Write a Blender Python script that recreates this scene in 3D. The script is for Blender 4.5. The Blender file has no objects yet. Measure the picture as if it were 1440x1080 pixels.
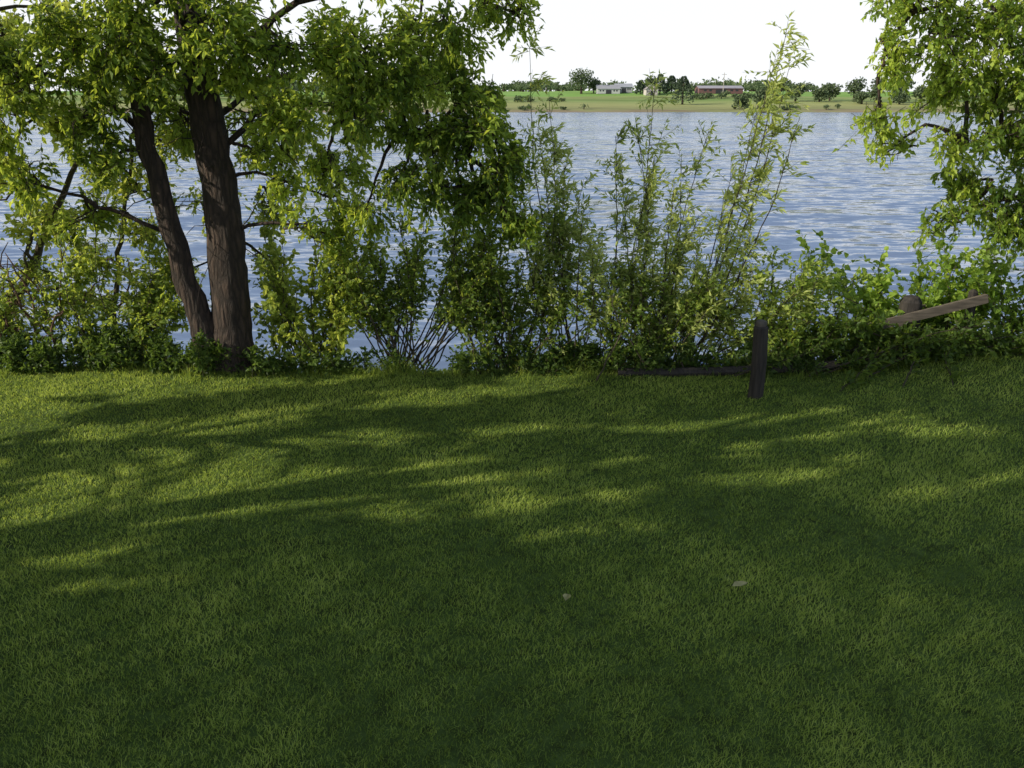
import bpy, math, random
import numpy as np
rng = np.random.default_rng(7)
random.seed(7)
scene = bpy.context.scene

# ------------------------------------------------------------------ helpers
SUN_EL = math.radians(28.0)
SH = np.array([-0.953, -0.303])            # horizontal direction towards the sun
SUN = np.array([SH[0]*math.cos(SUN_EL), SH[1]*math.cos(SUN_EL), math.sin(SUN_EL)])

def nrmz(a):
    return a / (np.linalg.norm(a, axis=-1, keepdims=True) + 1e-9)

def smooth(a, b, x):
    t = np.clip((np.asarray(x, float) - a) / (b - a), 0, 1)
    return t * t * (3 - 2 * t)

class Buf:
    def __init__(s):
        s.v = []; s.f = []; s.m = []; s.r = []; s.n = 0
    def add(s, v, f, mat, rnd):
        v = np.asarray(v, np.float32).reshape(-1, 3); f = np.asarray(f, np.int64).reshape(-1, 4)
        s.v.append(v); s.f.append(f + s.n); s.n += len(v)
        s.m.append(np.full(len(f), mat, np.int32))
        s.r.append(np.broadcast_to(np.asarray(rnd, np.float32), (len(f),)).copy())
    def build(s, name, mats, smooth_mats=()):
        me = bpy.data.meshes.new(name)
        V = np.concatenate(s.v); F = np.concatenate(s.f); M = np.concatenate(s.m); R = np.concatenate(s.r)
        me.vertices.add(len(V)); me.vertices.foreach_set("co", V.ravel())
        me.loops.add(len(F) * 4); me.loops.foreach_set("vertex_index", F.ravel().astype(np.int32))
        me.polygons.add(len(F)); me.polygons.foreach_set("loop_start", (np.arange(len(F)) * 4).astype(np.int32))
        me.polygons.foreach_set("material_index", M)
        me.polygons.foreach_set("use_smooth", np.isin(M, list(smooth_mats)))
        for m in mats: me.materials.append(m)
        me.update(calc_edges=True)
        a = me.attributes.new("rnd", 'FLOAT', 'FACE'); a.data.foreach_set("value", R)
        ob = bpy.data.objects.new(name, me); scene.collection.objects.link(ob)
        return ob
    # --- leaves
    def leaves(s, pos, axis, L, W, mat=1, up=0.8, tint=None):
        n = len(pos)
        if n == 0: return
        axis = nrmz(axis)
        nn = nrmz(rng.normal(size=(n, 3)) * 0.75 + np.array([0, 0, up]))
        side = nrmz(np.cross(axis, nn)); nn = np.cross(side, axis)
        sc = rng.uniform(0.6, 1.3, (n, 1)); Ls = L * sc; Ws = W * sc
        fold = Ws * rng.uniform(0.05, 0.35, (n, 1)); cur = -Ls * rng.uniform(0.0, 0.25, (n, 1))
        r = rng.random(n) if tint is None else np.clip(tint + rng.normal(size=n) * .2, 0, 1)
        if W < .047:
            P = [pos, pos + axis * Ls * .42 + side * Ws * .5 + nn * fold, pos + axis * Ls + nn * cur, pos + axis * Ls * .42 - side * Ws * .5 + nn * fold]
            V = np.stack(P, 1).reshape(-1, 3)
            s.add(V, np.arange(n * 4).reshape(-1, 4), mat, r); return
        P = [pos,
             pos + axis * Ls * .33 + side * Ws * .5 + nn * fold,
             pos + axis * Ls * .72 + side * Ws * .36 + nn * (fold * .7 + cur * .4),
             pos + axis * Ls + nn * cur,
             pos + axis * Ls * .72 - side * Ws * .36 + nn * (fold * .7 + cur * .4),
             pos + axis * Ls * .33 - side * Ws * .5 + nn * fold]
        V = np.stack(P, 1).reshape(-1, 3)
        b = (np.arange(n) * 6)[:, None]
        F = np.stack([b + np.array([0, 1, 2, 3]), b + np.array([0, 3, 4, 5])], 1).reshape(-1, 4)
        s.add(V, F, mat, np.repeat(r, 2))
    def prisms(s, S, T, r0, r1, mat=0):
        n = len(S)
        if n == 0: return
        d = nrmz(T - S); u = nrmz(np.cross(d, rng.normal(size=(n, 3)))); w = np.cross(d, u)
        vs = []
        for base, r in ((S, r0), (T, r1)):
            for k in range(3):
                a = k * 2.0944
                vs.append(base + (u * math.cos(a) + w * math.sin(a)) * r)
        V = np.stack(vs, 1).reshape(-1, 3); b = (np.arange(n) * 6)[:, None]
        F = np.stack([b + np.array([0, 1, 4, 3]), b + np.array([1, 2, 5, 4]), b + np.array([2, 0, 3, 5])], 1).reshape(-1, 4)
        s.add(V, F, mat, .5)
    def tube(s, pts, rad, sides=8, mat=0, rough=0.0, rnd=.5):
        pts = np.asarray(pts, float); n = len(pts); rad = np.broadcast_to(np.asarray(rad, float), (n,))
        tan = nrmz(np.gradient(pts, axis=0))
        ref = np.array([0.13, 0.91, 0.2]) if abs(tan[0][1]) < .8 else np.array([1., 0, 0.1])
        u = nrmz(np.cross(tan, ref)); w = np.cross(tan, u)
        a = np.arange(sides) * 2 * math.pi / sides
        ph = rng.random(4) * 6
        rr = 1 + rough * (np.sin(a * 3 + ph[0])[None, :] * .5 + np.sin(a * 5 + ph[1])[None, :] * .35 + rng.normal(size=(n, sides)) * .25)
        V = pts[:, None] + (u[:, None] * np.cos(a)[None, :, None] + w[:, None] * np.sin(a)[None, :, None]) * (rad[:, None] * rr)[:, :, None]
        F = []
        for i in range(n - 1):
            for k in range(sides):
                k2 = (k + 1) % sides
                F.append((i * sides + k, i * sides + k2, (i + 1) * sides + k2, (i + 1) * sides + k))
        V = V.reshape(-1, 3)
        c0 = len(V); V = np.vstack([V, pts[0], pts[-1]])
        for k in range(0, sides, 2):
            F.append((c0, (k + 2) % sides, (k + 1) % sides, k))
            o = (n - 1) * sides
            F.append((c0 + 1, o + k, o + (k + 1) % sides, o + (k + 2) % sides))
        s.add(V, F, mat, rnd)

def curve(p, n, wob=0.0):
    p = np.asarray(p, float); P = np.vstack([2 * p[0] - p[1], p, 2 * p[-1] - p[-2]])
    out = []
    m = len(p) - 1
    for t in np.linspace(0, m, n):
        i = min(int(t), m - 1); f = t - i
        a, b, c, d = P[i:i + 4]
        out.append(.5 * ((2 * b) + (-a + c) * f + (2 * a - 5 * b + 4 * c - d) * f * f + (-a + 3 * b - 3 * c + d) * f ** 3))
    out = np.array(out)
    if wob: out[1:-1] += rng.normal(size=(n - 2, 3)) * wob
    return out

def twig_leaves(buf, S, T, k, L, W, droop=.3, wind=.15, spread=.9, s0=.15, tint=None, up=.8):
    n = len(S)
    if n == 0: return
    t = np.clip(np.linspace(s0, 1, k)[None, :] + rng.normal(size=(n, k)) * .04, 0, 1)[..., None]
    d = T - S; ln = np.linalg.norm(d, axis=1)[:, None, None]
    pos = S[:, None] + d[:, None] * t - np.array([0, 0, 1.]) * (t * t) * ln * .12
    ax = nrmz(d)[:, None] * .75 + rng.normal(size=(n, k, 3)) * spread * .6 + np.array([wind, 0, -droop])
    tt = None
    if tint is not None:
        tt = np.repeat(np.broadcast_to(np.asarray(tint, float), (n,)), k)
    buf.leaves(pos.reshape(-1, 3), ax.reshape(-1, 3), L, W, 1, up, tt)

def in_ball(n, p=.45):
    v = nrmz(rng.normal(size=(n, 3)))
    return v * (rng.random((n, 1)) ** p)

def clump(buf, c, r, n, k, L, W, limb=None, sub=8, tw=.3, tint=.5, droop=.3, branch=True, spread=.9, wind=.15):
    c = np.asarray(c, float); r = np.asarray(r, float)
    sc = c + in_ball(sub, .5) * r
    if limb is not None and branch:
        dd = np.linalg.norm(limb - c, axis=1) + np.maximum(0, limb[:, 2] - c[2]) * .3
        a = limb[np.argmin(dd)]
        mid = (a + c) / 2 + np.array([0, 0, .12]) + rng.normal(size=3) * .08
        buf.tube(curve([a, mid, c], 8, .012), np.linspace(.028, .012, 8), 5)
    else:
        a = c
    per = max(1, n // sub)
    for q in sc:
        if branch:
            st = c + (a - c) * rng.uniform(0, .35)
            buf.tube(curve([st, (st + q) / 2 + rng.normal(size=3) * .05, q], 5, .01), np.linspace(.01, .004, 5), 4)
        off = in_ball(per, .5)
        T = q + off * r.mean() * .6 + np.array([0, 0, -.03])
        out = nrmz((T - c) * .5 + (T - q) + rng.normal(size=(per, 3)) * .12 + np.array([0, 0, -.05]))
        S = T - out * tw * rng.uniform(.6, 1.2, (per, 1))
        buf.prisms(S, T, .0035, .0015)
        twig_leaves(buf, S, T, k, L, W, droop, wind, spread, tint=np.clip(tint + rng.normal() * .24, 0, 1))

# ------------------------------------------------------------------ materials
def newmat(name):
    m = bpy.data.materials.new(name); m.use_nodes = True
    nt = m.node_tree; nt.nodes.clear()
    out = nt.nodes.new("ShaderNodeOutputMaterial")
    return m, nt, out
def N(nt, typ, **kw):
    n = nt.nodes.new(typ)
    for k, v in kw.items():
        if k in n.inputs: n.inputs[k].default_value = v
        else: setattr(n, k, v)
    return n
def ramp(nt, stops, interp='LINEAR'):
    n = nt.nodes.new("ShaderNodeValToRGB"); cr = n.color_ramp; cr.interpolation = interp
    while len(cr.elements) < len(stops): cr.elements.new(.5)
    for e, (p, c) in zip(cr.elements, stops):
        e.position = p; e.color = (c[0], c[1], c[2], 1)
    return n

def leaf_mat(name, dark, mid, lite, trans, fac=.35, rough=.5):
    m, nt, out = newmat(name)
    at = N(nt, "ShaderNodeAttribute", attribute_name="rnd")
    r = ramp(nt, [(0, dark), (.55, mid), (1, lite)])
    nt.links.new(at.outputs["Fac"], r.inputs[0])
    p = N(nt, "ShaderNodeBsdfPrincipled"); p.inputs["Roughness"].default_value = rough
    p.inputs["Specular IOR Level"].default_value = .28
    nt.links.new(r.outputs[0], p.inputs["Base Color"])
    t = N(nt, "ShaderNodeBsdfTranslucent")
    mx = N(nt, "ShaderNodeMix", data_type='RGBA', blend_type='MULTIPLY'); mx.inputs[0].default_value = 1
    r2 = ramp(nt, [(0, (.38, .46, .36)), (1, (1.0, 1.0, 1))]); nt.links.new(at.outputs["Fac"], r2.inputs[0])
    nt.links.new(r2.outputs[0], mx.inputs[6]); mx.inputs[7].default_value = (*trans, 1)
    nt.links.new(mx.outputs[2], t.inputs["Color"])
    ms = N(nt, "ShaderNodeMixShader"); ms.inputs[0].default_value = fac
    nt.links.new(p.outputs[0], ms.inputs[1]); nt.links.new(t.outputs[0], ms.inputs[2])
    nt.links.new(ms.outputs[0], out.inputs[0])
    return m

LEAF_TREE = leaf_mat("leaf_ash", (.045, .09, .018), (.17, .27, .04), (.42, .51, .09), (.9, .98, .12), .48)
LEAF_BRIGHT = leaf_mat("leaf_sunlit", (.14, .21, .035), (.34, .43, .07), (.54, .60, .12), (.97, .98, .17), .5)  # sunlit yellow-green brightness put into the leaf colour
LEAF_WILLOW = leaf_mat("leaf_willow", (.14, .20, .055), (.31, .38, .11), (.50, .55, .2), (.93, .96, .22), .48)
LEAF_SHRUB = leaf_mat("leaf_shrub", (.045, .085, .016), (.155, .235, .045), (.37, .44, .1), (.84, .93, .13), .45)
LEAF_VINE = leaf_mat("leaf_vine", (.065, .12, .02), (.18, .29, .045), (.33, .44, .075), (.78, .93, .11), .45)
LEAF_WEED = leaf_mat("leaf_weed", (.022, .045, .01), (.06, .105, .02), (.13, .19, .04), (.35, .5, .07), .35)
GRASS = leaf_mat("grass_blade", (.09, .14, .026), (.245, .33, .06), (.50, .56, .15), (.82, .92, .15), .42, .5)
LEAF_FAR = leaf_mat("leaf_far", (.07, .105, .055), (.11, .155, .075), (.16, .20, .095), (.2, .26, .1), .25, .7)  # greens lightened and blued in place of distance haze
LEAF_FARDK = leaf_mat("leaf_conifer", (.05, .08, .05), (.075, .11, .065), (.1, .14, .075), (.12, .16, .08), .15, .7)  # conifer green lightened, distance haze painted into it

def bark_mat(name, c1, c2, scale=1.0):
    m, nt, out = newmat(name)
    tc = N(nt, "ShaderNodeTexCoord"); mp = N(nt, "ShaderNodeMapping"); mp.inputs["Scale"].default_value = (14 * scale, 14 * scale, 3.2 * scale)
    nt.links.new(tc.outputs["Object"], mp.inputs[0])
    n1 = N(nt, "ShaderNodeTexNoise"); n1.inputs["Scale"].default_value = 2.2; n1.inputs["Detail"].default_value = 8; n1.inputs["Roughness"].default_value = .65
    v = N(nt, "ShaderNodeTexVoronoi", feature='DISTANCE_TO_EDGE'); v.inputs["Scale"].default_value = 1.6
    nt.links.new(mp.outputs[0], n1.inputs["Vector"])
    ad = N(nt, "ShaderNodeMix", data_type='RGBA'); ad.inputs[0].default_value = .35
    nt.links.new(mp.outputs[0], ad.inputs[6]); nt.links.new(n1.outputs["Color"], ad.inputs[7])
    nt.links.new(ad.outputs[2], v.inputs["Vector"])
    r = ramp(nt, [(.0, (c1[0] * .35, c1[1] * .35, c1[2] * .35)), (.25, c1), (1, c2)])
    mm = N(nt, "ShaderNodeMath", operation='MULTIPLY'); nt.links.new(v.outputs["Distance"], mm.inputs[0]); mm.inputs[1].default_value = 1.8
    m2 = N(nt, "ShaderNodeMath", operation='MULTIPLY_ADD'); nt.links.new(n1.outputs["Fac"], m2.inputs[0]); m2.inputs[1].default_value = .6
    nt.links.new(mm.outputs[0], m2.inputs[2])
    nt.links.new(m2.outputs[0], r.inputs[0])
    p = N(nt, "ShaderNodeBsdfPrincipled"); p.inputs["Roughness"].default_value = .9
    nt.links.new(r.outputs[0], p.inputs["Base Color"])
    b = N(nt, "ShaderNodeBump"); b.inputs["Strength"].default_value = .9; b.inputs["Distance"].default_value = .04
    nt.links.new(m2.outputs[0], b.inputs["Height"]); nt.links.new(b.outputs[0], p.inputs["Normal"])
    nt.links.new(p.outputs[0], out.inputs[0])
    return m
BARK = bark_mat("bark_dark", (.024, .017, .013), (.085, .055, .04))
BARK_RED = bark_mat("bark_reddish", (.12, .06, .04), (.28, .17, .11), 2)
TWIG = bark_mat("bark_twig", (.06, .05, .03), (.15, .12, .075), 3)

def plain(name, col, rough=.7, var=.25, scale=3.0, stretch=(1, 1, 1)):
    m, nt, out = newmat(name)
    tc = N(nt, "ShaderNodeTexCoord"); n1 = N(nt, "ShaderNodeTexNoise"); n1.inputs["Scale"].default_value = scale; n1.inputs["Detail"].default_value = 6
    mp = N(nt, "ShaderNodeMapping"); mp.inputs["Scale"].default_value = stretch
    nt.links.new(tc.outputs["Object"], mp.inputs[0]); nt.links.new(mp.outputs[0], n1.inputs["Vector"])
    r = ramp(nt, [(.3, tuple(c * (1 - var) for c in col)), (.7, tuple(min(1, c * (1 + var)) for c in col))])
    nt.links.new(n1.outputs["Fac"], r.inputs[0])
    p = N(nt, "ShaderNodeBsdfPrincipled"); p.inputs["Roughness"].default_value = rough
    nt.links.new(r.outputs[0], p.inputs["Base Color"]); nt.links.new(p.outputs[0], out.inputs[0])
    return m
WOOD = plain("weathered_wood_shaded", (.03, .024, .02), .85, .6, 5, (8, 8, .8))  # weathered wood, darkened so the post's shade sits in its colour
WOODL = plain("plank_wood", (.115, .092, .07), .85, .45, 5, (.8, 8, 8))
WOODC = plain("post_cap_wood", (.08, .068, .055), .8, .4, 12)

# ------------------------------------------------------------------ terrain
WATER_Z = -1.3
def edge_y(x):
    x = np.asarray(x, float)
    return 10.05 + .12 * np.sin(x * .9 + 1) + .07 * np.sin(x * 2.3) + .12 * smooth(3, 6, x)
def far_edge(x):
    x = np.asarray(x, float)
    return 335 + 4 * np.sin(x * .021) + 2 * np.sin(x * .07 + 2)
def hgt(x, y):
    x = np.asarray(x, float); y = np.asarray(y, float)
    near = .02 * np.sin(x * .8 + y * .5) + .015 * np.sin(y * 1.3 - x * .4) + .28 * smooth(3.2, 6.2, x) * smooth(8.2, 10.2, y)
    e = edge_y(x)
    drop = smooth(e, e + 1.7, y)
    z = near * (1 - drop) + (-1.75) * drop
    fe = far_edge(x)
    d = y - fe
    fz = np.interp(d, [-25, -1, 0, 1.5, 8, 65, 110, 165, 400, 1500, 6000], [-3, -1.6, -1.3, -.55, -.1, 2.0, 4.3, 7.0, 9.5, 12, 14])
    fz = fz + .35 * np.sin(x * .02) * smooth(20, 90, d) + .5 * np.sin(x * .043 + d * .03) * smooth(20, 90, d)
    return np.where(d > -25, fz, z - np.where(y > 14, 1.25 * smooth(14, 25, y), 0))
ys = np.concatenate([[-60, -30, -12, -4], np.arange(0, 9, .5), np.arange(9, 12.6, .15), [13, 14, 16, 20, 30, 60, 120, 200, 300, 312],
     np.arange(322, 350, 1.5), np.arange(352, 520, 6), [540, 600, 700, 900, 1500, 3000, 6000]])
xs = np.concatenate([[-6000, -3000, -1500, -800, -500], np.arange(-400, -20, 20), [-20, -14, -11], np.arange(-9, 9.1, .3), [11, 14, 20], np.arange(30, 401, 20), [500, 800, 1500, 3000, 6000]])
X, Y = np.meshgrid(xs, ys); Z = hgt(X, Y)
V = np.stack([X, Y, Z], -1).reshape(-1, 3)
ny, nx = X.shape
i, j = np.meshgrid(np.arange(ny - 1), np.arange(nx - 1), indexing='ij')
a = (i * nx + j).ravel()
F = np.stack([a, a + 1, a + nx + 1, a + nx], 1)
m, nt, out = newmat("ground_soil_and_fields")
geo = N(nt, "ShaderNodeNewGeometry"); sep = N(nt, "ShaderNodeSeparateXYZ"); nt.links.new(geo.outputs["Position"], sep.inputs[0])
nz = N(nt, "ShaderNodeTexNoise"); nz.inputs["Scale"].default_value = 9; nz.inputs["Detail"].default_value = 6
nt.links.new(geo.outputs["Position"], nz.inputs["Vector"])
near_r = ramp(nt, [(.3, (.04, .055, .014)), (.5, (.065, .10, .022)), (.7, (.095, .14, .032))]); nt.links.new(nz.outputs["Fac"], near_r.inputs[0])
bank_r = ramp(nt, [(.3, (.03, .022, .013)), (.6, (.07, .05, .03))]); nt.links.new(nz.outputs["Fac"], bank_r.inputs[0])
mb = N(nt, "ShaderNodeMapRange"); mb.inputs[1].default_value = 9.9; mb.inputs[2].default_value = 10.4
nt.links.new(sep.outputs[1], mb.inputs[0])
mx1 = N(nt, "ShaderNodeMix", data_type='RGBA'); nt.links.new(mb.outputs[0], mx1.inputs[0]); nt.links.new(near_r.outputs[0], mx1.inputs[6]); nt.links.new(bank_r.outputs[0], mx1.inputs[7])
mp = N(nt, "ShaderNodeMapping"); mp.inputs["Scale"].default_value = (.02, .09, .05); nt.links.new(geo.outputs["Position"], mp.inputs[0])
nf = N(nt, "ShaderNodeTexNoise"); nf.inputs["Scale"].default_value = 2.5; nf.inputs["Detail"].default_value = 7; nt.links.new(mp.outputs[0], nf.inputs["Vector"])
yy = N(nt, "ShaderNodeMath", operation='MULTIPLY_ADD'); nt.links.new(nf.outputs["Fac"], yy.inputs[0]); yy.inputs[1].default_value = 34; nt.links.new(sep.outputs[1], yy.inputs[2])
mf = N(nt, "ShaderNodeMapRange"); mf.inputs[1].default_value = 340; mf.inputs[2].default_value = 540; nt.links.new(yy.outputs[0], mf.inputs[0])
fr = ramp(nt, [(0, (.3, .24, .17)), (.065, (.3, .25, .16)), (.09, (.26, .27, .12)), (.25, (.36, .37, .15)), (.42, (.3, .36, .13)), (.5, (.18, .26, .08)), (.62, (.32, .36, .14)), (.72, (.22, .38, .09)), (1, (.26, .42, .11))])
nt.links.new(mf.outputs[0], fr.inputs[0])
fb = N(nt, "ShaderNodeMix", data_type='RGBA', blend_type='MULTIPLY'); fb.inputs[0].default_value = .8
r3 = ramp(nt, [(.3, (.6, .6, .6)), (.7, (1, 1, 1))]); nt.links.new(nf.outputs["Fac"], r3.inputs[0])
nt.links.new(fr.outputs[0], fb.inputs[6]); nt.links.new(r3.outputs[0], fb.inputs[7])
st = N(nt, "ShaderNodeMath", operation='GREATER_THAN'); st.inputs[1].default_value = 200; nt.links.new(sep.outputs[1], st.inputs[0])
mx2 = N(nt, "ShaderNodeMix", data_type='RGBA'); nt.links.new(st.outputs[0], mx2.inputs[0]); nt.links.new(mx1.outputs[2], mx2.inputs[6]); nt.links.new(fb.outputs[2], mx2.inputs[7])
p = N(nt, "ShaderNodeBsdfPrincipled"); p.inputs["Roughness"].default_value = .95; p.inputs["Specular IOR Level"].default_value = .1
nt.links.new(mx2.outputs[2], p.inputs["Base Color"])
bp = N(nt, "ShaderNodeBump"); bp.inputs["Distance"].default_value = .03; nt.links.new(nz.outputs["Fac"], bp.inputs["Height"]); nt.links.new(bp.outputs[0], p.inputs["Normal"])
nt.links.new(p.outputs[0], out.inputs[0])
b = Buf(); b.add(V, F, 0, .5); b.build("ground", [m], (0,))

# ------------------------------------------------------------------ water : wind chop as slope noise
m, nt, out = newmat("lake_water")
geo = N(nt, "ShaderNodeNewGeometry")
mp = N(nt, "ShaderNodeMapping"); mp.inputs["Scale"].default_value = (.6, 1.4, 1); mp.inputs["Rotation"].default_value = (0, 0, .12); nt.links.new(geo.outputs["Position"], mp.inputs[0])
def slope(scale, detail, amp, dist=.3):
    n1 = N(nt, "ShaderNodeTexNoise"); n1.inputs["Scale"].default_value = scale; n1.inputs["Detail"].default_value = detail; n1.inputs["Roughness"].default_value = .6; n1.inputs["Distortion"].default_value = dist
    nt.links.new(mp.outputs[0], n1.inputs["Vector"])
    s1 = N(nt, "ShaderNodeVectorMath", operation='SUBTRACT'); nt.links.new(n1.outputs["Color"], s1.inputs[0]); s1.inputs[1].default_value = (.5, .5, .5)
    s2 = N(nt, "ShaderNodeVectorMath", operation='MULTIPLY'); nt.links.new(s1.outputs[0], s2.inputs[0]); s2.inputs[1].default_value = (amp * .6, amp, 0)
    return s2
A = slope(1.4, 4, 1.15); B = slope(.3, 3, .65)
gs = N(nt, "ShaderNodeTexNoise"); gs.inputs["Scale"].default_value = .035; gs.inputs["Detail"].default_value = 3; nt.links.new(mp.outputs[0], gs.inputs["Vector"])
gm = N(nt, "ShaderNodeMapRange"); gm.inputs[1].default_value = .35; gm.inputs[2].default_value = .65; gm.inputs[3].default_value = .75; gm.inputs[4].default_value = 1.2; nt.links.new(gs.outputs["Fac"], gm.inputs[0])
ab = N(nt, "ShaderNodeVectorMath", operation='ADD'); nt.links.new(A.outputs[0], ab.inputs[0]); nt.links.new(B.outputs[0], ab.inputs[1])
sc = N(nt, "ShaderNodeVectorMath", operation='SCALE'); nt.links.new(ab.outputs[0], sc.inputs[0]); nt.links.new(gm.outputs[0], sc.inputs["Scale"])
ad = N(nt, "ShaderNodeVectorMath", operation='ADD'); nt.links.new(sc.outputs[0], ad.inputs[0]); ad.inputs[1].default_value = (0, -.06, 1)
nn = N(nt, "ShaderNodeVectorMath", operation='NORMALIZE'); nt.links.new(ad.outputs[0], nn.inputs[0])
p = N(nt, "ShaderNodeBsdfPrincipled"); p.inputs["Base Color"].default_value = (.155, .21, .33, 1); p.inputs["Roughness"].default_value = .1; p.inputs["IOR"].default_value = 1.34
nt.links.new(nn.outputs[0], p.inputs["Normal"]); nt.links.new(p.outputs[0], out.inputs[0])
wx = np.array([-3000, -600, -100, -20, 20, 100, 600, 3000.]); wy = np.array([10.2, 14, 20, 40, 90, 180, 300, 350.])
X, Y = np.meshgrid(wx, wy); ny, nx = X.shape
i, j = np.meshgrid(np.arange(ny - 1), np.arange(nx - 1), indexing='ij'); a = (i * nx + j).ravel()
b = Buf(); b.add(np.stack([X, Y, np.full_like(X, WATER_Z)], -1), np.stack([a, a + 1, a + nx + 1, a + nx], 1), 0, .5)
b.build("lake_water", [m], (0,))

# ------------------------------------------------------------------ lawn grass
def blades(buf, x, y, h, w, lean=.45, tint=None):
    n = len(x); z = hgt(x, y) - .004
    base = np.stack([x, y, z], 1)
    az = rng.random(n) * 2 * math.pi
    side = np.stack([np.cos(az), np.sin(az), np.zeros(n)], 1)
    la = rng.random(n) * 2 * math.pi; lm = np.abs(rng.normal(size=n)) * lean
    ld = np.stack([np.cos(la) * lm + .12, np.sin(la) * lm, np.ones(n)], 1); ld = nrmz(ld)
    h = h[:, None]; w = w[:, None]
    bend = np.stack([np.cos(la), np.sin(la), np.zeros(n)], 1) * h * (.15 + .3 * rng.random((n, 1)))
    mid = base + ld * h * .55; tip = base + ld * h + bend - np.array([0, 0, 1]) * h * .08
    r = rng.random(n) if tint is None else np.clip(tint + rng.normal(size=n) * .22, 0, 1)
    V = np.stack([base - side * w / 2, base + side * w / 2, mid - side * w * .42, mid + side * w * .42, tip - side * w * .1, tip + side * w * .1], 1).reshape(-1, 3)
    b0 = (np.arange(n) * 6)[:, None]
    F = np.stack([b0 + np.array([0, 1, 3, 2]), b0 + np.array([2, 3, 5, 4])], 1).reshape(-1, 4)
    buf.add(V, F, 0, np.repeat(r, 2))
def patchn(x, y):
    return .5 + .16 * np.sin(x * 1.7 + 2 * np.sin(y * 1.1)) + .14 * np.sin(y * 2.9 + 1.3 * np.sin(x * 2.1 + 1)) + .12 * np.sin(x * 6.1 + y * 4.3) + .12 * np.sin(x * 11 - y * 13 + 2 * np.sin(y * 5))
b = Buf()
for (y0, y1, hw0, hw1, dens, wd) in [(2.6, 4.2, 3.0, 3.5, 7400, .0042), (4.2, 5.6, 3.8, 4.6, 6000, .0048), (5.6, 7.4, 4.6, 5.8, 4000, .0058), (7.4, 10.3, 5.9, 7.8, 2600, .0074)]:
    hw = max(hw0, hw1); n = int((y1 - y0) * 2 * hw * dens)
    x = rng.uniform(-hw, hw, n); y = rng.uniform(y0, y1, n)
    k = (np.abs(x) < hw0 + (hw1 - hw0) * (y - y0) / (y1 - y0)) & (y < edge_y(x) + .1)
    x = x[k]; y = y[k]; pn = patchn(x, y)
    h = (.020 + .028 * rng.random(len(x))) * (.7 + .6 * pn)
    blades(b, x, y, h, np.full(len(x), wd) * rng.uniform(.7, 1.2, len(x)), tint=pn * .85 + .02)
b.build("lawn_grass", [GRASS])
b = Buf()
n = 20000
x = rng.uniform(-9, 9, n); cl = .5 + .5 * np.sin(x * 2.7 + np.sin(x * 5.1) * 1.5); cl2 = .5 + .5 * np.sin(x * 7.3 + 2 * np.sin(x * 1.9))
y = edge_y(x) + rng.normal(size=n) * (.08 + .16 * cl2) + .1 - .14 * cl
h = (.04 + .26 * rng.random(n) * (cl * cl2 + .12)) * np.where(y < edge_y(x) - .15, .5, 1)
blades(b, x, y, h, np.full(n, .007), lean=.4, tint=.1 + .3 * cl2)
b.build("bank_grass", [GRASS])

# ------------------------------------------------------------------ big two-stemmed tree, left
b = Buf()
T1 = curve([(-3.46, 10.2, -.1), (-3.44, 10.2, .5), (-3.41, 10.2, 1.2), (-3.40, 10.2, 2.0), (-3.45, 10.2, 2.8), (-3.50, 10.2, 3.6), (-3.6, 10.3, 5.2), (-3.5, 10.4, 7), (-3.4, 10.4, 9)], 44, .01)
b.tube(T1, np.interp(T1[:, 2], [-.1, .15, .5, 2, 3.5, 9], [.34, .27, .235, .205, .18, .05]), 16, rough=.1)
T2 = curve([(-3.70, 10.15, -.1), (-3.76, 10.15, .45), (-3.92, 10.15, 1.1), (-4.06, 10.15, 1.95), (-4.18, 10.15, 2.75), (-4.24, 10.2, 3.4), (-4.6, 10.3, 5), (-5.2, 10.4, 7)], 34, .014)
b.tube(T2, np.interp(T2[:, 2], [-.1, .2, .8, 2, 3.4, 7], [.22, .17, .14, .115, .095, .04]), 14, rough=.12)
for a in np.linspace(0, 6.28, 8)[:-1]:
    d = np.array([math.cos(a), math.sin(a) * .6, 0]); c = np.array([-3.54, 10.18, 0])
    b.tube(curve([c + d * .18 + [0, 0, .22], c + d * .32 + [0, 0, .06], c + d * .5 + [0, 0, -.05]], 6), np.linspace(.1, .03, 6), 7)
limbs = [T1[14:], T2[14:]]
def limb(p, r0, r1, n=14):
    c = curve(p, n, .025); b.tube(c, np.linspace(r0, r1, n), 7, rough=.06); limbs.append(c); return c
limb([(-3.4, 10.25, 2.6), (-2.9, 10.3, 3.05), (-2.2, 10.2, 3.15), (-1.3, 10.1, 2.95), (-.5, 10.0, 2.6)], .04, .012)
limb([(-3.42, 10.2, 3.2), (-2.8, 10.2, 3.9), (-1.9, 10.1, 4.3), (-.8, 10, 4.35), (0, 10, 4.1)], .05, .015)
limb([(-3.5, 10.3, 2.9), (-3.0, 10.8, 3.4), (-2.0, 11.2, 3.6), (-1.0, 11.2, 3.3)], .04, .012)
limb([(-4.2, 10.2, 2.8), (-4.8, 10.2, 3.3), (-5.6, 10.1, 3.5), (-6.4, 10, 3.3)], .04, .012)
limb([(-3.5, 10.1, 3.9), (-3.7, 9.4, 4.5), (-3.8, 8.7, 4.7)], .05, .012)
limb([(-3.6, 10.3, 5), (-2.4, 10.4, 6), (-1, 10.4, 6.6)], .08, .02)
limb([(-4.6, 10.3, 5), (-5.8, 10.3, 6), (-7, 10.4, 6.3)], .08, .02)
limb([(-4.1, 10.2, 1.7), (-4.7, 10.1, 2.0), (-5.4, 10, 2.25), (-6.0, 10, 2.1)], .03, .01)
LB = np.vstack(limbs)
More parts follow.
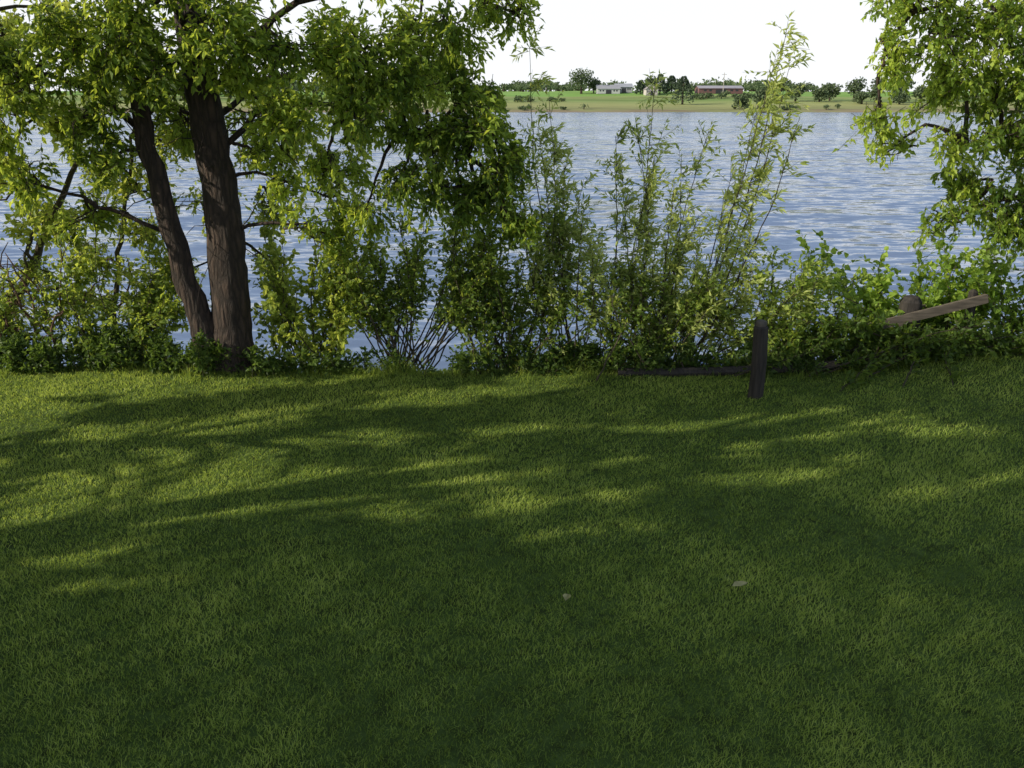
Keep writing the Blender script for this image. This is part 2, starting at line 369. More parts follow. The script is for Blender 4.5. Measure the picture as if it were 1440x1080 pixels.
for _ in range(120):
    a0 = LB[rng.integers(0, len(LB))]
    if a0[2] > 3.6: continue
    d = nrmz(np.array([rng.normal(), rng.normal() * .5 - .2, rng.normal() * .5]))
    ln = rng.uniform(.4, 1.1)
    b.tube(curve([a0, a0 + d * ln * .5 + [0, 0, .05], a0 + d * ln + [0, 0, -.15]], 6, .02), np.linspace(.009, .003, 6), 4)
cl = [  # x,y,z,r,n,tint; low tints paint in the shade on the right-hand clumps
    (-2.45, 9.9, 3.75, .65, 220, .45), (-1.55, 9.9, 3.75, .65, 220, .45), (-.75, 9.9, 3.95, .5, 140, .45), (-.2, 9.9, 4.25, .4, 80, .4), (-1.1, 10.4, 3.9, .5, 110, .35), (.05, 9.9, 4.05, .3, 40, .4),
    (-1.75, 9.8, 3.15, .55, 180, .65), (-2.45, 9.8, 3.0, .48, 130, .7), (-.95, 9.9, 2.8, .5, 170, .4), (-.45, 9.9, 2.85, .5, 190, .2),
    (-.1, 9.9, 2.5, .45, 170, .12), (-.15, 10.1, 2.1, .4, 120, .15), (-1.25, 9.9, 2.4, .45, 100, .35), (-.6, 10.0, 2.2, .45, 130, .2), (-2.1, 9.9, 2.4, .42, 90, .65), (-2.6, 10.1, 2.3, .35, 50, .65),
    (-1.15, 9.8, 3.35, .45, 120, .45), (-.5, 9.9, 3.3, .4, 90, .35), (-.0, 9.9, 1.85, .3, 60, .2), (-1.7, 10.0, 2.0, .38, 60, .5), (-2.3, 10, 1.8, .42, 60, .6),
    (-3.2, 9.6, 4.0, .6, 200, .4), (-4.0, 9.6, 3.95, .6, 210, .3), (-3.75, 9.6, 3.5, .42, 110, .35), (-4.7, 9.8, 3.8, .6, 200, .4), (-5.3, 9.9, 3.4, .6, 170, .45), (-4.75, 9.9, 3.0, .48, 120, .3), (-3.85, 10.4, 3.0, .4, 80, .3),
    (-5.7, 9.9, 3.0, .5, 110, .6), (-4.6, 9.9, 2.5, .35, 60, .35), (-5.5, 10, 2.3, .42, 80, .65), (-3.0, 9.8, 3.45, .42, 100, .55), (-2.9, 10.1, 2.65, .32, 50, .7), (-5.0, 10.3, 1.9, .4, 60, .5), (-4.3, 9.8, 3.45, .35, 70, .3), (-5.9, 9.9, 3.9, .5, 100, .45),
    (-2.4, 9.4, 4.5, .7, 80, .5), (-1.2, 9.5, 4.65, .6, 70, .5), (-3.6, 9, 4.6, .7, 60, .5), (-4.9, 9.4, 4.6, .7, 60, .5), (-6, 9.7, 4.2, .7, 60, .5),
    (-2.2, 11.2, 3.7, .7, 130, .4), (-1.1, 11.2, 3.5, .55, 90, .4), (-3, 11, 3.0, .6, 110, .35), (-2.1, 11.2, 2.7, .5, 80, .35), (-4.2, 11.1, 3.7, .6, 90, .35)]
for (x, y, z, r, n, t) in cl:
    clump(b, (x, y, z), np.array([r, r, r * .85]), int(n * 1.1), 8, .088, .041, LB, sub=max(9, n // 12), tw=.26, tint=t)
for _ in range(12):
    c = np.array([-3.2, 10.8, 7.0]) + in_ball(1, .4)[0] * np.array([2.6, 1.8, 1.5])
    clump(b, c, np.array([.8, .8, .6]), 40, 6, .14, .07, LB, sub=8, tw=.35, tint=.5)
b.build("ash_tree", [BARK, LEAF_TREE], (0,))

# ------------------------------------------------------------------ trees at the far left
def gen_tree(name, trunk, r0, clumps, leafm, barkm, L, W, n=80, k=8, tw=.3, tint=.6, extra=None, droop=.3, lr=.45):
    b = Buf(); t = curve(trunk, 20, .015); b.tube(t, np.linspace(r0, r0 * .3, 20), 10, rough=.08)
    LBs = [t[5:]]
    for e in (extra or []):
        c = curve(e, 14, .02); b.tube(c, np.linspace(r0 * lr, r0 * .1, 14), 7, rough=.05); LBs.append(c)
    LL = np.vstack(LBs)
    for c in clumps:
        x, y, z, r = c[:4]; nn = c[4] if len(c) > 4 else n; tt = c[5] if len(c) > 5 else tint
        clump(b, (x, y, z), np.array([r, r, r * .85]), nn, k, L, W, LL, sub=max(8, nn // 11), tw=tw, tint=tt, droop=droop)
    return b.build(name, [barkm, leafm], (0,))
gen_tree("maple_tree", [(-8.2, 11, -.3), (-8, 11, 1.5), (-7.7, 11, 3.5), (-7.6, 11, 6)], .16,
    [(-6.9, 10.8, 3.9, .55, 150), (-6.3, 10.9, 3.4, .5, 120), (-6.9, 10.9, 2.9, .5, 130), (-6.4, 10.9, 2.4, .45, 110), (-6.9, 10.9, 1.8, .45, 100), (-6.2, 11.2, 3.9, .55, 110),
     (-5.6, 11.6, 4.3, .6, 100), (-7.4, 11, 4.6, .7, 80), (-6.7, 10.7, 4.6, .5, 60), (-7.6, 10.8, 3.3, .6, 90), (-7.6, 11, 2.2, .6, 70), (-5.9, 11.4, 2.9, .45, 90), (-5.2, 11.6, 3.5, .5, 100), (-6.3, 11.2, 1.7, .45, 80)],
    LEAF_BRIGHT, TWIG, .085, .055, tint=.75, k=7,
    extra=[[(-8, 11, 1.2), (-7.3, 11, 1.9), (-6.5, 11, 2.5), (-5.9, 11.1, 3.0)], [(-7.7, 11, 3.2), (-7, 10.9, 3.8), (-6.2, 10.9, 4.2)], [(-7.0, 11.2, .2), (-6.3, 11.2, 1.2), (-5.7, 11.2, 2.2), (-5.2, 11.2, 3.2)]])
gen_tree("box_elder_tree", [(-5.4, 11, -.4), (-5.2, 11, .8), (-4.9, 11, 2), (-4.6, 11.2, 3.4)], .045,
    [(-5.3, 10.9, 1.2, .45, 100), (-4.7, 11, 1.6, .45, 90), (-5.7, 10.9, 1.7, .42, 80), (-5.1, 11, 2.4, .45, 80), (-4.4, 11.2, 2.7, .5, 100), (-4.5, 11.3, 3.5, .5, 90), (-5.7, 10.9, .8, .45, 90), (-4.9, 10.8, .7, .45, 100, .3), (-6.2, 10.8, 1.1, .4, 60), (-3.0, 11, 1.9, .45, 70), (-2.8, 11, 2.6, .45, 70), (-6.6, 10.9, .7, .45, 60), (-3.95, 11.2, 2.1, .45, 60), (-4.3, 11, 1.1, .4, 70), (-3.95, 11.2, 2.9, .4, 60), (-4.7, 11, 2.1, .35, 50), (-3.1, 11, 1.2, .4, 50), (-2.3, 11.1, 2.0, .4, 50)],
    LEAF_BRIGHT, TWIG, .075, .046, tint=.38, k=7,
    extra=[[(-5.4, 11, 0), (-5.9, 11, .8), (-6.3, 10.9, 1.4)], [(-5, 11, .3), (-4.4, 11, .9), (-3.6, 11, 1.5), (-2.9, 11, 2.4)]])

# ------------------------------------------------------------------ shrubs
def shrub(name, base, tops, leafm, L, W, k=8, twn=12, tw=.28, r=.011, tint=.5, s0=.25, bspread=.2, droop=.25, wind=.2, spread=.9, up=.8, bow=.15, local=False):
    b = Buf(); base = np.asarray(base, float)
    for tp in tops:
        tp = np.asarray(tp, float); dens = tp[3] if len(tp) > 3 else 1.0; tp = tp[:3]
        src = np.array([tp[0], tp[1], 0]) if local else base
        b0 = src + np.array([rng.normal() * bspread, rng.normal() * bspread * .5, 0]); b0[2] = float(hgt(b0[0], b0[1])) - .05
        mid = b0 * .45 + tp * .55 + np.array([(b0[0] - tp[0]) * -bow, 0, 0]) + rng.normal(size=3) * (.02 if local else .07) + np.array([0, 0, .03 if local else .08])
        n = 18; c = curve([b0, mid, tp], n, .004 if local else .008); b.tube(c, np.linspace(r, r * .25, n), 5)
        nt_ = max(3, int(twn * dens * np.linalg.norm(tp - b0)))
        s = rng.uniform(s0, 1, nt_) * (n - 1)
        s = s + .9 * np.sin(s * 2.4 + rng.random() * 6); s = np.clip(s, s0 * (n - 1), n - 1.001)
        ii = np.minimum(s.astype(int), n - 2); f = (s - ii)[:, None]
        S = c[ii] * (1 - f) + c[ii + 1] * f
        sd = nrmz(c[ii + 1] - c[ii])
        dirv = nrmz(sd * .7 + rng.normal(size=(nt_, 3)) * .6 + np.array([wind * .5, 0, .05]))
        T = S + dirv * tw * rng.uniform(.45, 1.25, (nt_, 1))
        b.prisms(S, T, r * .28, r * .12)
        twig_leaves(b, S, T, k, L, W, droop, wind, spread, tint=np.clip(tint + rng.normal() * .12 + rng.normal(size=nt_) * .12, 0, 1), up=up)
    return b.build(name, [TWIG, leafm], (0,))
def fan(n, x0, x1, y0, y1, z0, z1, dens=1.0):
    return [(rng.uniform(x0, x1), rng.uniform(y0, y1), rng.uniform(z0, z1), dens) for _ in range(n)]
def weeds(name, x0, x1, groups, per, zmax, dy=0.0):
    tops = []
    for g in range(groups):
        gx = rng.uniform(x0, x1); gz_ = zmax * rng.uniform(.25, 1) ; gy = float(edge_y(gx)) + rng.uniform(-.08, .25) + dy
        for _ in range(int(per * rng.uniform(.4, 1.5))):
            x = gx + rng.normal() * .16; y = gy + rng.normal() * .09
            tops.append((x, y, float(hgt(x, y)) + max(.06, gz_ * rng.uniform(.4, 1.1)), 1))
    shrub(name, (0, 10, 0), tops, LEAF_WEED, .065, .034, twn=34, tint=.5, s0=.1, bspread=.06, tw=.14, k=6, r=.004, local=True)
shrub("maple_shrub", (-2.6, 10.5, 0), fan(16, -3.1, -1.7, 10.0, 10.9, 1.0, 2.05) + fan(9, -3.2, -1.7, 9.9, 10.6, .4, 1.0), LEAF_BRIGHT, .075, .05, twn=14, tint=.36, wind=.05)
shrub("understory_shrub", (-5.0, 10.4, 0), fan(20, -6.3, -4.2, 10.1, 10.8, .4, 1.5) + fan(10, -4.6, -3.9, 10.3, 10.7, .5, 1.5), LEAF_SHRUB, .07, .044, twn=16, tint=.36)
shrub("understory_shrub", (-6.8, 10.5, 0), fan(14, -8, -6, 10.1, 10.8, .4, 1.2), LEAF_SHRUB, .07, .044, twn=15, tint=.36)
shrub("honeysuckle_shrub", (-1.35, 10.35, 0), fan(32, -2.2, -.1, 9.95, 10.9, .9, 1.95) + fan(9, -2.2, -.4, 9.9, 10.7, .5, 1.2), LEAF_SHRUB, .062, .04, twn=17, tint=.36, s0=.42, r=.012, bspread=.14)
shrub("honeysuckle_shrub", (-.1, 10.3, 0), fan(34, -.8, .75, 9.95, 10.8, .6, 1.95) + fan(8, -.6, .7, 9.9, 10.3, .3, .8), LEAF_SHRUB, .062, .04, twn=17, tint=.33, s0=.3, r=.011)
shrub("willow_shrub", (.75, 10.4, 0), [(.2, 10.4, 3.75, .85), (.42, 10.3, 3.3, .9), (.3, 10.5, 2.9, 1), (.62, 10.3, 2.5, 1), (.85, 10.4, 2.3, 1), (.1, 10.4, 2.2, 1), (.5, 10.4, 2.7, 1)] + fan(14, .2, 1.3, 10, 10.8, .8, 2.0, .9),
      LEAF_WILLOW, .085, .028, twn=14, k=9, tint=.6, s0=.3, wind=.35, r=.010)
shrub("willow_shrub", (1.55, 10.4, 0), [(1.65, 10.4, 3.45, .8), (1.45, 10.3, 2.9, 1), (1.75, 10.5, 2.75, 1), (1.3, 10.4, 2.5, 1), (2.0, 10.4, 2.6, .9), (2.3, 10.4, 2.85, .7), (1.6, 10.2, 2.4, 1), (1.9, 10.2, 2.2, 1), (1.2, 10.3, 2.8, .8)] + fan(20, .9, 2.5, 10, 10.8, .7, 2.05, 1),
      LEAF_WILLOW, .085, .028, twn=15, k=9, tint=.65, s0=.25, wind=.35, r=.011)
shrub("willow_shrub", (2.2, 10.5, 0), [(3.1, 10.4, 3.95, .9), (2.95, 10.3, 3.5, .9), (3.2, 10.5, 3.55, .7), (2.85, 10.5, 3.0, .9), (3.35, 10.4, 3.0, .4), (2.6, 10.4, 2.3, .8), (2.9, 10.3, 2.1, .8)] + fan(15, 1.9, 3.5, 10, 10.8, .6, 1.7, 1),
      LEAF_WILLOW, .095, .03, twn=14, k=9, tint=.72, s0=.3, wind=.4, r=.012)
shrub("dogwood_shrub", (1.5, 10.25, 0), fan(20, .7, 2.5, 9.95, 10.5, .3, 1.3), LEAF_SHRUB, .06, .04, twn=16, tint=.4, s0=.15, bspread=.5)
shrub("dogwood_shrub", (3.3, 10.35, 0), fan(26, 2.5, 4.3, 10.0, 10.8, .4, 1.4), LEAF_SHRUB, .065, .042, twn=16, tint=.6, s0=.18, bspread=.4)
shrub("grape_vine", (4.9, 10.75, 0), fan(24, 3.7, 6.1, 10.4, 11.0, .8, 1.45) + fan(12, 4.0, 6.2, 10.4, 10.9, .4, 1.0), LEAF_VINE, .08, .065, twn=13, k=6, tint=.58, s0=.3, bspread=.6, wind=.05)
shrub("grape_vine", (6.6, 10.6, 0), fan(26, 5.6, 7.8, 10.2, 10.9, .6, 1.7), LEAF_VINE, .08, .065, twn=12, k=6, tint=.3, s0=.2, bspread=.5, wind=.05)
shrub("nettle_patch", (4.6, 10.1, 0), fan(46, 3.4, 7.2, 9.8, 10.2, .34, .74), LEAF_SHRUB, .07, .04, twn=22, tint=.05, s0=.1, bspread=1.0, tw=.2)
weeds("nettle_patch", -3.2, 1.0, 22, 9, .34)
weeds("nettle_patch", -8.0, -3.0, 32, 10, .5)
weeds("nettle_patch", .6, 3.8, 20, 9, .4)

# ------------------------------------------------------------------ right-hand tree
gen_tree("elm_tree", [(8.0, 10.8, -.2), (7.8, 10.8, 1.8), (7.6, 10.8, 4), (7.6, 10.8, 7.5)], .24,  # clump tints paint a sunlit left and a shaded right side
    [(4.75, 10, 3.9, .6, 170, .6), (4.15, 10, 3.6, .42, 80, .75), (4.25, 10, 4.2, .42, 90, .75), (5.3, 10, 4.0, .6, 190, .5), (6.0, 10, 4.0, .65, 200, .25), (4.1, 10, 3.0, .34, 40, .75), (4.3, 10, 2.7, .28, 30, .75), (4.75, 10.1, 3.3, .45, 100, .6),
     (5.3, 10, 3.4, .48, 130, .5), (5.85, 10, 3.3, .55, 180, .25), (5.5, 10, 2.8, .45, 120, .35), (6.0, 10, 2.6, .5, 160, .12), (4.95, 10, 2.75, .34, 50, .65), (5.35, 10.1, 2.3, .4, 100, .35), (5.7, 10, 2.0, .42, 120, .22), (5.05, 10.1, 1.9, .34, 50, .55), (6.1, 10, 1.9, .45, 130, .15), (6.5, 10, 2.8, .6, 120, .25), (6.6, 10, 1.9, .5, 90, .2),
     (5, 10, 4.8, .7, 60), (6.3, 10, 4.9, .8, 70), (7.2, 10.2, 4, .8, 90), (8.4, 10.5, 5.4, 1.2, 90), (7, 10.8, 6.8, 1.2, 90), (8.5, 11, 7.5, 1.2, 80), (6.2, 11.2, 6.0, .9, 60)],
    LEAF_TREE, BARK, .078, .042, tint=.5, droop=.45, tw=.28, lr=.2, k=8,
    extra=[[(7.65, 10.8, 3.4), (6.8, 10.4, 4.3), (5.6, 10.2, 4.5), (4.5, 10.1, 4.3), (4.1, 10, 3.7)], [(7.7, 10.8, 2.6), (6.9, 10.5, 3.1), (6.0, 10.2, 3.0), (5.2, 10.1, 2.7)], [(7.75, 10.8, 1.9), (6.9, 10.4, 2.2), (6.0, 10.2, 2.1), (5.2, 10.2, 1.9)]])

# ------------------------------------------------------------------ unseen shade trees added at left, crowns gapped to streak the lawn with sun
LIT = [(-5.2, 8.75, 2.3, .36), (-1.0, 9.15, 2.0, .26), (-4.5, 7.8, 1.8, .3), (-2.2, 7.7, 1.3, .2), (2.6, 7.95, 1.9, .28), (3.3, 8.5, 1.4, .14), (.7, 8.35, 1.2, .13),
       (-4.3, 6.7, 2.2, .26), (-2.1, 6.75, 2.0, .34), (-.3, 7.1, 1.6, .15), (1.8, 6.95, 1.2, .11), (4.1, 6.85, .9, .1), (-3.5, 5.85, 1.9, .32), (-4.1, 5.3, 1.3, .26), (-2.2, 5.35, .8, .14), (-6, 6.2, .8, .4), (-6.5, 8, 1, .5), (-3.0, 9.4, 1.3, .1)]
for _ in range(18):
    LIT.append((rng.uniform(-5.5, .8), rng.uniform(5.8, 9.3), rng.uniform(.4, 1.1), rng.uniform(.03, .09)))
for _ in range(10):
    LIT.append((rng.uniform(0, 4.5), rng.uniform(6.8, 8.8), rng.uniform(.4, .9), rng.uniform(.03, .07)))
DIM = [(2.2, 5.9, 1.1, .12), (.2, 5.9, .9, .09), (1.7, 4.6, 1.0, .14), (3.3, 5.2, .7, .1), (.3, 6.3, 1.1, .11), (2.1, 4.2, .9, .1), (-.6, 4.7, .8, .08)]
def shade_keep(P):
    g = P[:, :2] - SH[None, :] * (P[:, 2:3] / math.tan(SUN_EL))
    keep = np.ones(len(P), bool)
    wob = rng.normal(size=(len(P), 2)) * .055
    d = np.array([.953, .303])
    for i, (x, y, rx, ry) in enumerate(LIT + DIM):
        e = g + wob - np.array([x, y]); al = e @ d; ac = e @ np.array([-d[1], d[0]])
        ins = ((np.abs(al) / (rx + .35)) ** 2.6 + (np.abs(ac) / (ry + .17 + .05 * np.sin(al * 4 + i))) ** 2) < 1
        if i >= len(LIT): ins &= rng.random(len(P)) < .66
        else: ins &= rng.random(len(P)) < .965
        keep &= ~ins
    keep &= (g[:, 1] < 9.9) & (g[:, 1] > -1)
    return keep
def shade_tree(base, crown_c, crown_r, n):
    b = Buf(); base = np.array(base, float); cc = np.array(crown_c, float)
    t = curve([base, base + [.1, .1, 2], [cc[0], cc[1], cc[2]], [cc[0], cc[1], cc[2] + crown_r[2] * .8]], 20, .02)
    b.tube(t, np.linspace(.26, .05, 20), 10, rough=.08)
    for a in range(9):
        an = a * .7 + rng.random(); e = cc + np.array([math.cos(an) * crown_r[0], math.sin(an) * crown_r[1], rng.uniform(-.4, .5) * crown_r[2]]) * .75
        s = t[rng.integers(8, 14)]
        b.tube(curve([s, (s + e) / 2 + [0, 0, .3], e], 8, .03), np.linspace(.07, .015, 8), 6)
    P = cc + in_ball(n, .38) * np.array(crown_r)
    P = P[shade_keep(P)]
    S0 = P - nrmz(P - cc) * .5
    b.prisms(S0, P, .01, .004)
    per = 7
    T = np.repeat(P, per, 0) + in_ball(len(P) * per, .5) * .18
    S = T - nrmz(T - np.repeat(P, per, 0) + rng.normal(size=T.shape) * .05) * .15
    twig_leaves(b, S, T, 4, .15, .11, tint=.2)
    b.build("unseen_shade_tree", [BARK, LEAF_VINE], (0,))
shade_tree((-9.5, 1.6, 0), (-9.0, 1.8, 5.4), (3.6, 3.2, 2.9), 3300)
shade_tree((-14.5, 2.2, 0), (-14.5, 2.2, 6.2), (3.8, 3.8, 3.4), 2600)
shade_tree((-12, -3.5, 0), (-11, -2.2, 6.0), (4.2, 3.4, 3.0), 2800)
shade_tree((-10.5, 6.0, 0), (-10.0, 5.6, 4.0), (2.6, 2.0, 1.6), 1000)
shade_tree((-8.2, 4.4, 0), (-7.8, 4.9, 6.9), (2.8, 2.2, 2.3), 2600)

# ------------------------------------------------------------------ post, railing, timber, branches
b = Buf()
pts = np.array([[2.76 + .01 * math.sin(z * 5), 9.15, z] for z in (-.05, .0, .1, .2, .32, .45, .58, .7, .81, .825)])
b.tube(pts, [.09, .087, .085, .084, .084, .083, .082, .082, .08, .07], 16, rough=.04)
b.tube(np.array([[2.755, 9.15, z] for z in (.82, .83, .86, .885, .895)]), [.056, .062, .062, .054, .03], 12, mat=1, rough=.04)
b.build("wooden_post", [WOOD, WOODC], ())
def beam(buf, a, c, w, h, mat=0):
    a = np.array(a, float); c = np.array(c, float); d = nrmz(c - a); s = nrmz(np.cross(d, [0, 0, 1.])); u = np.cross(s, d)
    V = []
    for t in (0, .012, .5, .988, 1):
        k = .9 if t in (0, 1) else 1
        q = a + (c - a) * t
        for sx, sz in ((-1, -1), (1, -1), (1, 1), (-1, 1)):
            V.append(q + s * sx * w / 2 * k + u * sz * h / 2 * k + rng.normal(size=3) * .002)
    F = [(3, 2, 1, 0), (16, 17, 18, 19)]
    for i in range(4):
        for k in range(4): F.append((i * 4 + k, i * 4 + (k + 1) % 4, i * 4 + 4 + (k + 1) % 4, i * 4 + 4 + k))
    buf.add(V, F, mat, .5)
b = Buf()
beam(b, (4.35, 10.12, .55), (5.75, 10.12, .92), .05, .11, 1)
b.tube(np.array([[4.92, 10.30, z] for z in (-.1, .3, .6, .84, .9, .92)]), [.15, .145, .14, .13, .09, .02], 12, rough=.06)
b.tube(np.array([[5.62, 10.21, z] for z in (-.1, .4, .8, .98, 1.01)]), [.06, .06, .055, .055, .02], 10, rough=.05)
beam(b, (5.0, 10.42, .72), (5.7, 10.85, .62), .05, .1, 1)
b.build("wooden_railing", [WOOD, WOODL], ())
b = Buf()
b.tube(curve([(1.3, 9.98, .02), (2.2, 9.93, .04), (3.1, 9.95, .07), (4.0, 10.0, .12)], 16, .006), .06, 10, rough=.08)
b.build("fallen_log", [WOOD], ())
b = Buf()
for k in range(26):
    s = np.array([rng.uniform(-7.2, -5.6), rng.uniform(10.3, 11), rng.uniform(0, .3)])
    e = s + np.array([rng.uniform(-1.1, 1.0), rng.uniform(-.3, .3), rng.uniform(.3, 1.5)])
    c = curve([s, (s + e) / 2 + rng.normal(size=3) * .15, e], 10, .015)
    b.tube(c, np.linspace(.024, .005, 10), 5)
    for q in range(3):
        a = c[rng.integers(3, 9)]; d = nrmz(rng.normal(size=3)) * rng.uniform(.2, .5)
        b.tube(curve([a, a + d * .5 + [0, 0, .03], a + d], 5, .01), np.linspace(.008, .002, 5), 4)
b.build("dead_branches", [BARK_RED], (0,))
DRY = plain("dry_leaf", (.36, .32, .12), .6, .2, 30)
for (x, y, r) in ((1.5, 5.08, .3), (.354, 4.9, 1.3)):
    b = Buf(); b.leaves(np.array([[x, y, .056]]), np.array([[math.cos(r), math.sin(r), .12]]), .11, .065, 0, 5)
    b.build("fallen_leaf", [DRY])

# ------------------------------------------------------------------ far shore
def gz(x, y): return float(hgt(x, y))
def far_tree(buf, x, y, h, w, n=260, s=.8, conifer=False, skirt=.12):
    z = gz(x, y)
    buf.tube(np.array([[x, y, z - .3], [x, y, z + h * .4], [x, y, z + h * .8]]), [w * .05, w * .035, w * .015], 6)
    if conifer:
        t = rng.random(n) ** .8; rad = (1 - t) ** .7 * w * .5 * rng.uniform(.45, 1.1, n); a = rng.random(n) * 6.283
        P = np.stack([x + np.cos(a) * rad, y + np.sin(a) * rad, z + h * (.06 + .94 * t)], 1)
        ax = np.stack([np.cos(a), np.sin(a), -.35 + 0 * a], 1)
    else:
        m = 9; cs = in_ball(m, .5) * np.array([w * .33, w * .33, h * .3]) + np.array([x, y, z + h * .55])
        P = cs[rng.integers(0, m, n)] + in_ball(n, .4) * np.array([w * .26, w * .26, h * .22]); P[:, 2] = np.maximum(P[:, 2], z + h * skirt)
        ax = rng.normal(size=(n, 3))
    buf.leaves(P, ax, s * 1.1, s * .8, 1, .4)
def single(name, x, y, h, w, con=False, n=600, s=.85):
    b = Buf(); far_tree(b, x, y, h, w, n, s, con); b.build(name, [BARK, LEAF_FARDK if con else LEAF_FAR])
single("cottonwood_tree", 37, 482, 13.5, 14, n=1100)
single("cottonwood_tree", 44, 486, 8.5, 8)
for x, h, ww in ((67, 7, 6), (77, 10, 7.5), (83, 9, 8)): single("spruce_tree", x, 470, h, ww, True, 600, .9)
single("deciduous_tree", 73, 474, 10, 8); single("deciduous_tree", 88, 474, 8, 7)
single("spruce_tree", 73, 385, 11.5, 10, True, 900, .8)
single("riverside_tree", 95, 346, 8, 9, n=800)
single("riverside_tree", 89, 350, 5, 6)
for x, y, h, w in ((126, 400, 8, 9), (135, 395, 6, 8), (143, 405, 9, 9), (152, 400, 12, 11), (160, 395, 11, 10), (170, 400, 12, 12), (181, 398, 10, 11), (148, 380, 5, 8), (163, 378, 6, 9)):
    single("deciduous_tree", x, y, h, w, n=800)
b = Buf()
for _ in range(70):
    x = rng.uniform(-330, -20); far_tree(b, x, 440 + rng.uniform(-40, 60), rng.uniform(6, 13), rng.uniform(9, 15), 120, 1.4)
for _ in range(30):
    x = rng.uniform(185, 330); far_tree(b, x, 420 + rng.uniform(-40, 60), rng.uniform(6, 13), rng.uniform(9, 15), 120, 1.4)
for _ in range(40):
    x = rng.uniform(-10, 190); far_tree(b, x, 560 + rng.uniform(-30, 60), rng.uniform(3, 6.5), rng.uniform(8, 16), 160, 1.1, skirt=.02)
for _ in range(90):
    x = rng.uniform(-300, 340); far_tree(b, x, 1000 + rng.uniform(-100, 100), rng.uniform(8, 15), rng.uniform(25, 50), 120, 3, skirt=.02)
b.build("distant_treeline", [BARK, LEAF_FAR])
b = Buf()
for _ in range(60):
    x = rng.choice([rng.uniform(-60, 30), rng.uniform(85, 125), rng.uniform(150, 300)]); y = float(far_edge(x)) + rng.uniform(1.5, 9)
    far_tree(b, x, y, rng.uniform(.8, 2.2), rng.uniform(2, 5), 50, .55, skirt=0)
for _ in range(22):
    x = rng.uniform(-20, 30); far_tree(b, x, 400 + rng.uniform(-6, 8), rng.uniform(1.5, 3.5), rng.uniform(3, 6), 60, .8, skirt=0)
for _ in range(20):
    x = rng.uniform(85, 140); far_tree(b, x, 430 + rng.uniform(-6, 8), rng.uniform(1.5, 3), rng.uniform(4, 8), 60, .9, skirt=0)
b.build("shoreline_bushes", [BARK, LEAF_FAR])
def house(name, x, y, w, d, hw, hr, wallc, roofc, along_x=True):
    e = bpy.data.objects.new(name, None); scene.collection.objects.link(e); e.location = (x, y, gz(x, y) - .15)
    def part(pn, V, F, mat):
        me = bpy.data.meshes.new(pn); me.from_pydata([tuple(v) for v in V], [], F); me.materials.append(mat); me.update()
        o = bpy.data.objects.new(pn, me); scene.collection.objects.link(o); o.parent = e
    def box(x0, x1, y0, y1, z0, z1):
        return [(x0, y0, z0), (x1, y0, z0), (x1, y1, z0), (x0, y1, z0), (x0, y0, z1), (x1, y0, z1), (x1, y1, z1), (x0, y1, z1)], [(0, 3, 2, 1), (4, 5, 6, 7), (0, 1, 5, 4), (1, 2, 6, 5), (2, 3, 7, 6), (3, 0, 4, 7)]
    wm = plain(name + "_wall", wallc, .7, .08, .4); rm = plain(name + "_roof", roofc, .4, .06, .3); dm = plain("opening_dark", (.03, .03, .035), .3)
    X0, X1, Y0, Y1 = -w / 2, w / 2, -d / 2, d / 2
    if along_x:
        V = [(X0, Y0, 0), (X1, Y0, 0), (X1, Y1, 0), (X0, Y1, 0), (X0, Y0, hw), (X1, Y0, hw), (X1, Y1, hw), (X0, Y1, hw), (X0, 0, hw + hr), (X1, 0, hw + hr)]
        F = [(0, 1, 5, 4), (2, 3, 7, 6), (1, 2, 6, 9, 5), (3, 0, 4, 8, 7)]
        o = .4; R = [(X0 - o, Y0 - o, hw - .15), (X1 + o, Y0 - o, hw - .15), (X1 + o, 0, hw + hr + .1), (X0 - o, 0, hw + hr + .1), (X0 - o, Y1 + o, hw - .15), (X1 + o, Y1 + o, hw - .15)]
        RF = [(0, 1, 2, 3), (3, 2, 5, 4)]
    else:
        V = [(X0, Y0, 0), (X1, Y0, 0), (X1, Y1, 0), (X0, Y1, 0), (X0, Y0, hw), (X1, Y0, hw), (X1, Y1, hw), (X0, Y1, hw), (0, Y0, hw + hr), (0, Y1, hw + hr)]
        F = [(0, 1, 5, 8, 4), (2, 3, 7, 9, 6), (1, 2, 6, 5), (3, 0, 4, 7)]
        o = .4; R = [(X0 - o, Y0 - o, hw - .2), (X0 - o, Y1 + o, hw - .2), (0, Y1 + o, hw + hr + .1), (0, Y0 - o, hw + hr + .1), (X1 + o, Y0 - o, hw - .2), (X1 + o, Y1 + o, hw - .2)]
        RF = [(0, 3, 2, 1), (3, 4, 5, 2)]
    part("walls", V, F, wm); part("roof", R, RF, rm)
    v, f = box(-w * .12, w * .12, Y0 - .06, Y0 + .05, 0, hw * .75); part("door", v, f, dm)
    for k, xx in enumerate((-.36, -.24, .24, .36)):
        v, f = box(w * xx - w * .03, w * xx + w * .03, Y0 - .05, Y0 + .05, hw * .45, hw * .75); part("window_%d" % k, v, f, dm)
house("red_barn", 109, 476, 23, 11, 2.8, 1.2, (.17, .08, .08), (.36, .33, .35))
house("farmhouse", 51, 480, 12, 8, 2.6, 1.8, (.5, .5, .5), (.32, .32, .34))
house("machine_shed", 60, 488, 9, 8, 3, 1.6, (.42, .42, .42), (.36, .37, .4))
house("gabled_house", 71, 462, 6, 8, 3.0, 2.2, (.5, .45, .43), (.36, .32, .32), False)
b = Buf(); x, y = 110, 470; z = gz(x, y)
b.tube(np.array([[x, y, z - .5], [x, y, z + 5], [x, y, z + 10.5]]), [.2, .18, .14], 8)
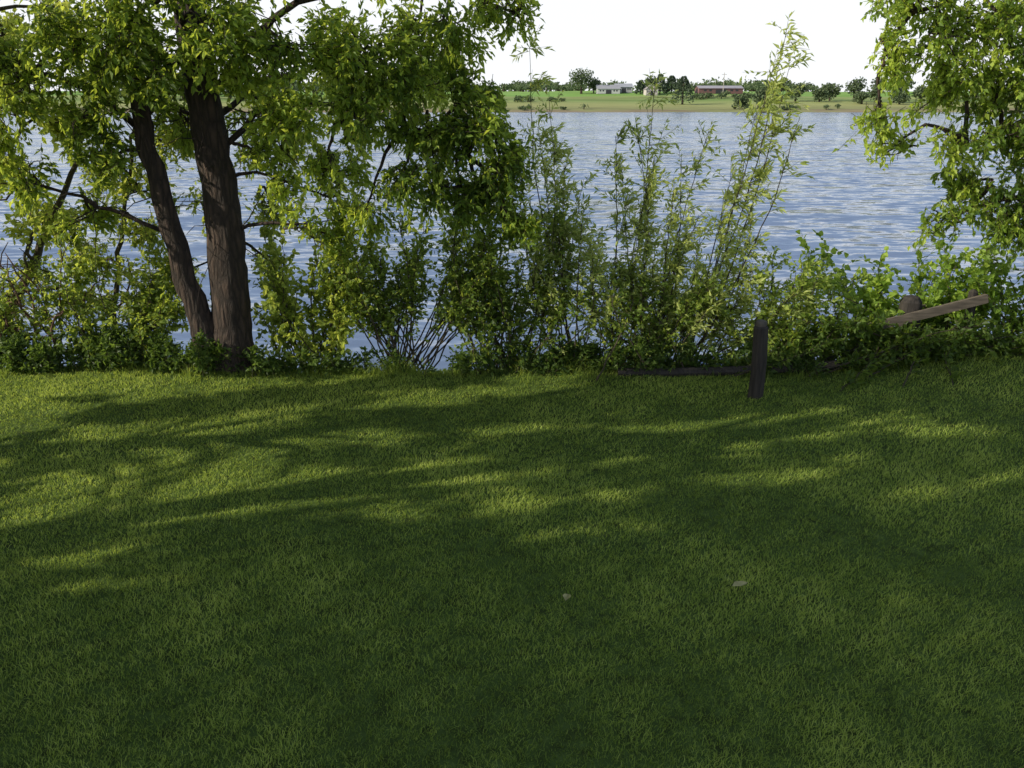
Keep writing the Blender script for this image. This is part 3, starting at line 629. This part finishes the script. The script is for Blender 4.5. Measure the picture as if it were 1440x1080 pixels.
beam(b, (x - 1.3, y, z + 9.6), (x + 1.3, y, z + 9.6), .16, .2)
b.build("utility_pole", [plain("pole_wood", (.4, .36, .33))], ())

# ------------------------------------------------------------------ sky (Nishita with bright thin haze low down), sun, camera
w = bpy.data.worlds.new("World"); scene.world = w; w.use_nodes = True
nt = w.node_tree; bg = nt.nodes["Background"]
sky = nt.nodes.new("ShaderNodeTexSky"); sky.sky_type = 'NISHITA'; sky.sun_disc = False
sky.sun_elevation = SUN_EL; sky.sun_rotation = math.atan2(SH[0], SH[1]) % (2 * math.pi)
sky.air_density = 1.0; sky.dust_density = 1.0; sky.ozone_density = 1.3
tc = nt.nodes.new("ShaderNodeTexCoord"); sp = nt.nodes.new("ShaderNodeSeparateXYZ"); nt.links.new(tc.outputs["Generated"], sp.inputs[0])
mr = nt.nodes.new("ShaderNodeMapRange"); mr.inputs[1].default_value = .10; mr.inputs[2].default_value = .31; mr.inputs[3].default_value = .95; mr.inputs[4].default_value = .11
nt.links.new(sp.outputs[2], mr.inputs[0])
hz = nt.nodes.new("ShaderNodeMix"); hz.data_type = 'RGBA'; hz.clamp_result = False
nt.links.new(mr.outputs[0], hz.inputs[0]); nt.links.new(sky.outputs[0], hz.inputs[6]); hz.inputs[7].default_value = (6.8, 6.95, 7.2, 1)
nt.links.new(hz.outputs[2], bg.inputs[0]); bg.inputs[1].default_value = .15
sd = bpy.data.lights.new("sun", 'SUN'); sd.energy = 5; sd.angle = math.radians(.53); sd.color = (1, .92, .74)
so = bpy.data.objects.new("sun", sd); scene.collection.objects.link(so)
from mathutils import Vector
so.rotation_euler = Vector(SUN).to_track_quat('Z', 'Y').to_euler()
cd = bpy.data.cameras.new("camera"); cd.lens = 30; cd.sensor_width = 36; cd.clip_end = 12000; cd.clip_start = .05
co = bpy.data.objects.new("camera", cd); scene.collection.objects.link(co)
co.location = (0, 0, 3.2); co.rotation_euler = (math.radians(90 - 18.43), 0, 0)
scene.camera = co
scene.view_settings.view_transform = 'Standard'; scene.view_settings.look = 'None'; scene.view_settings.exposure = 0
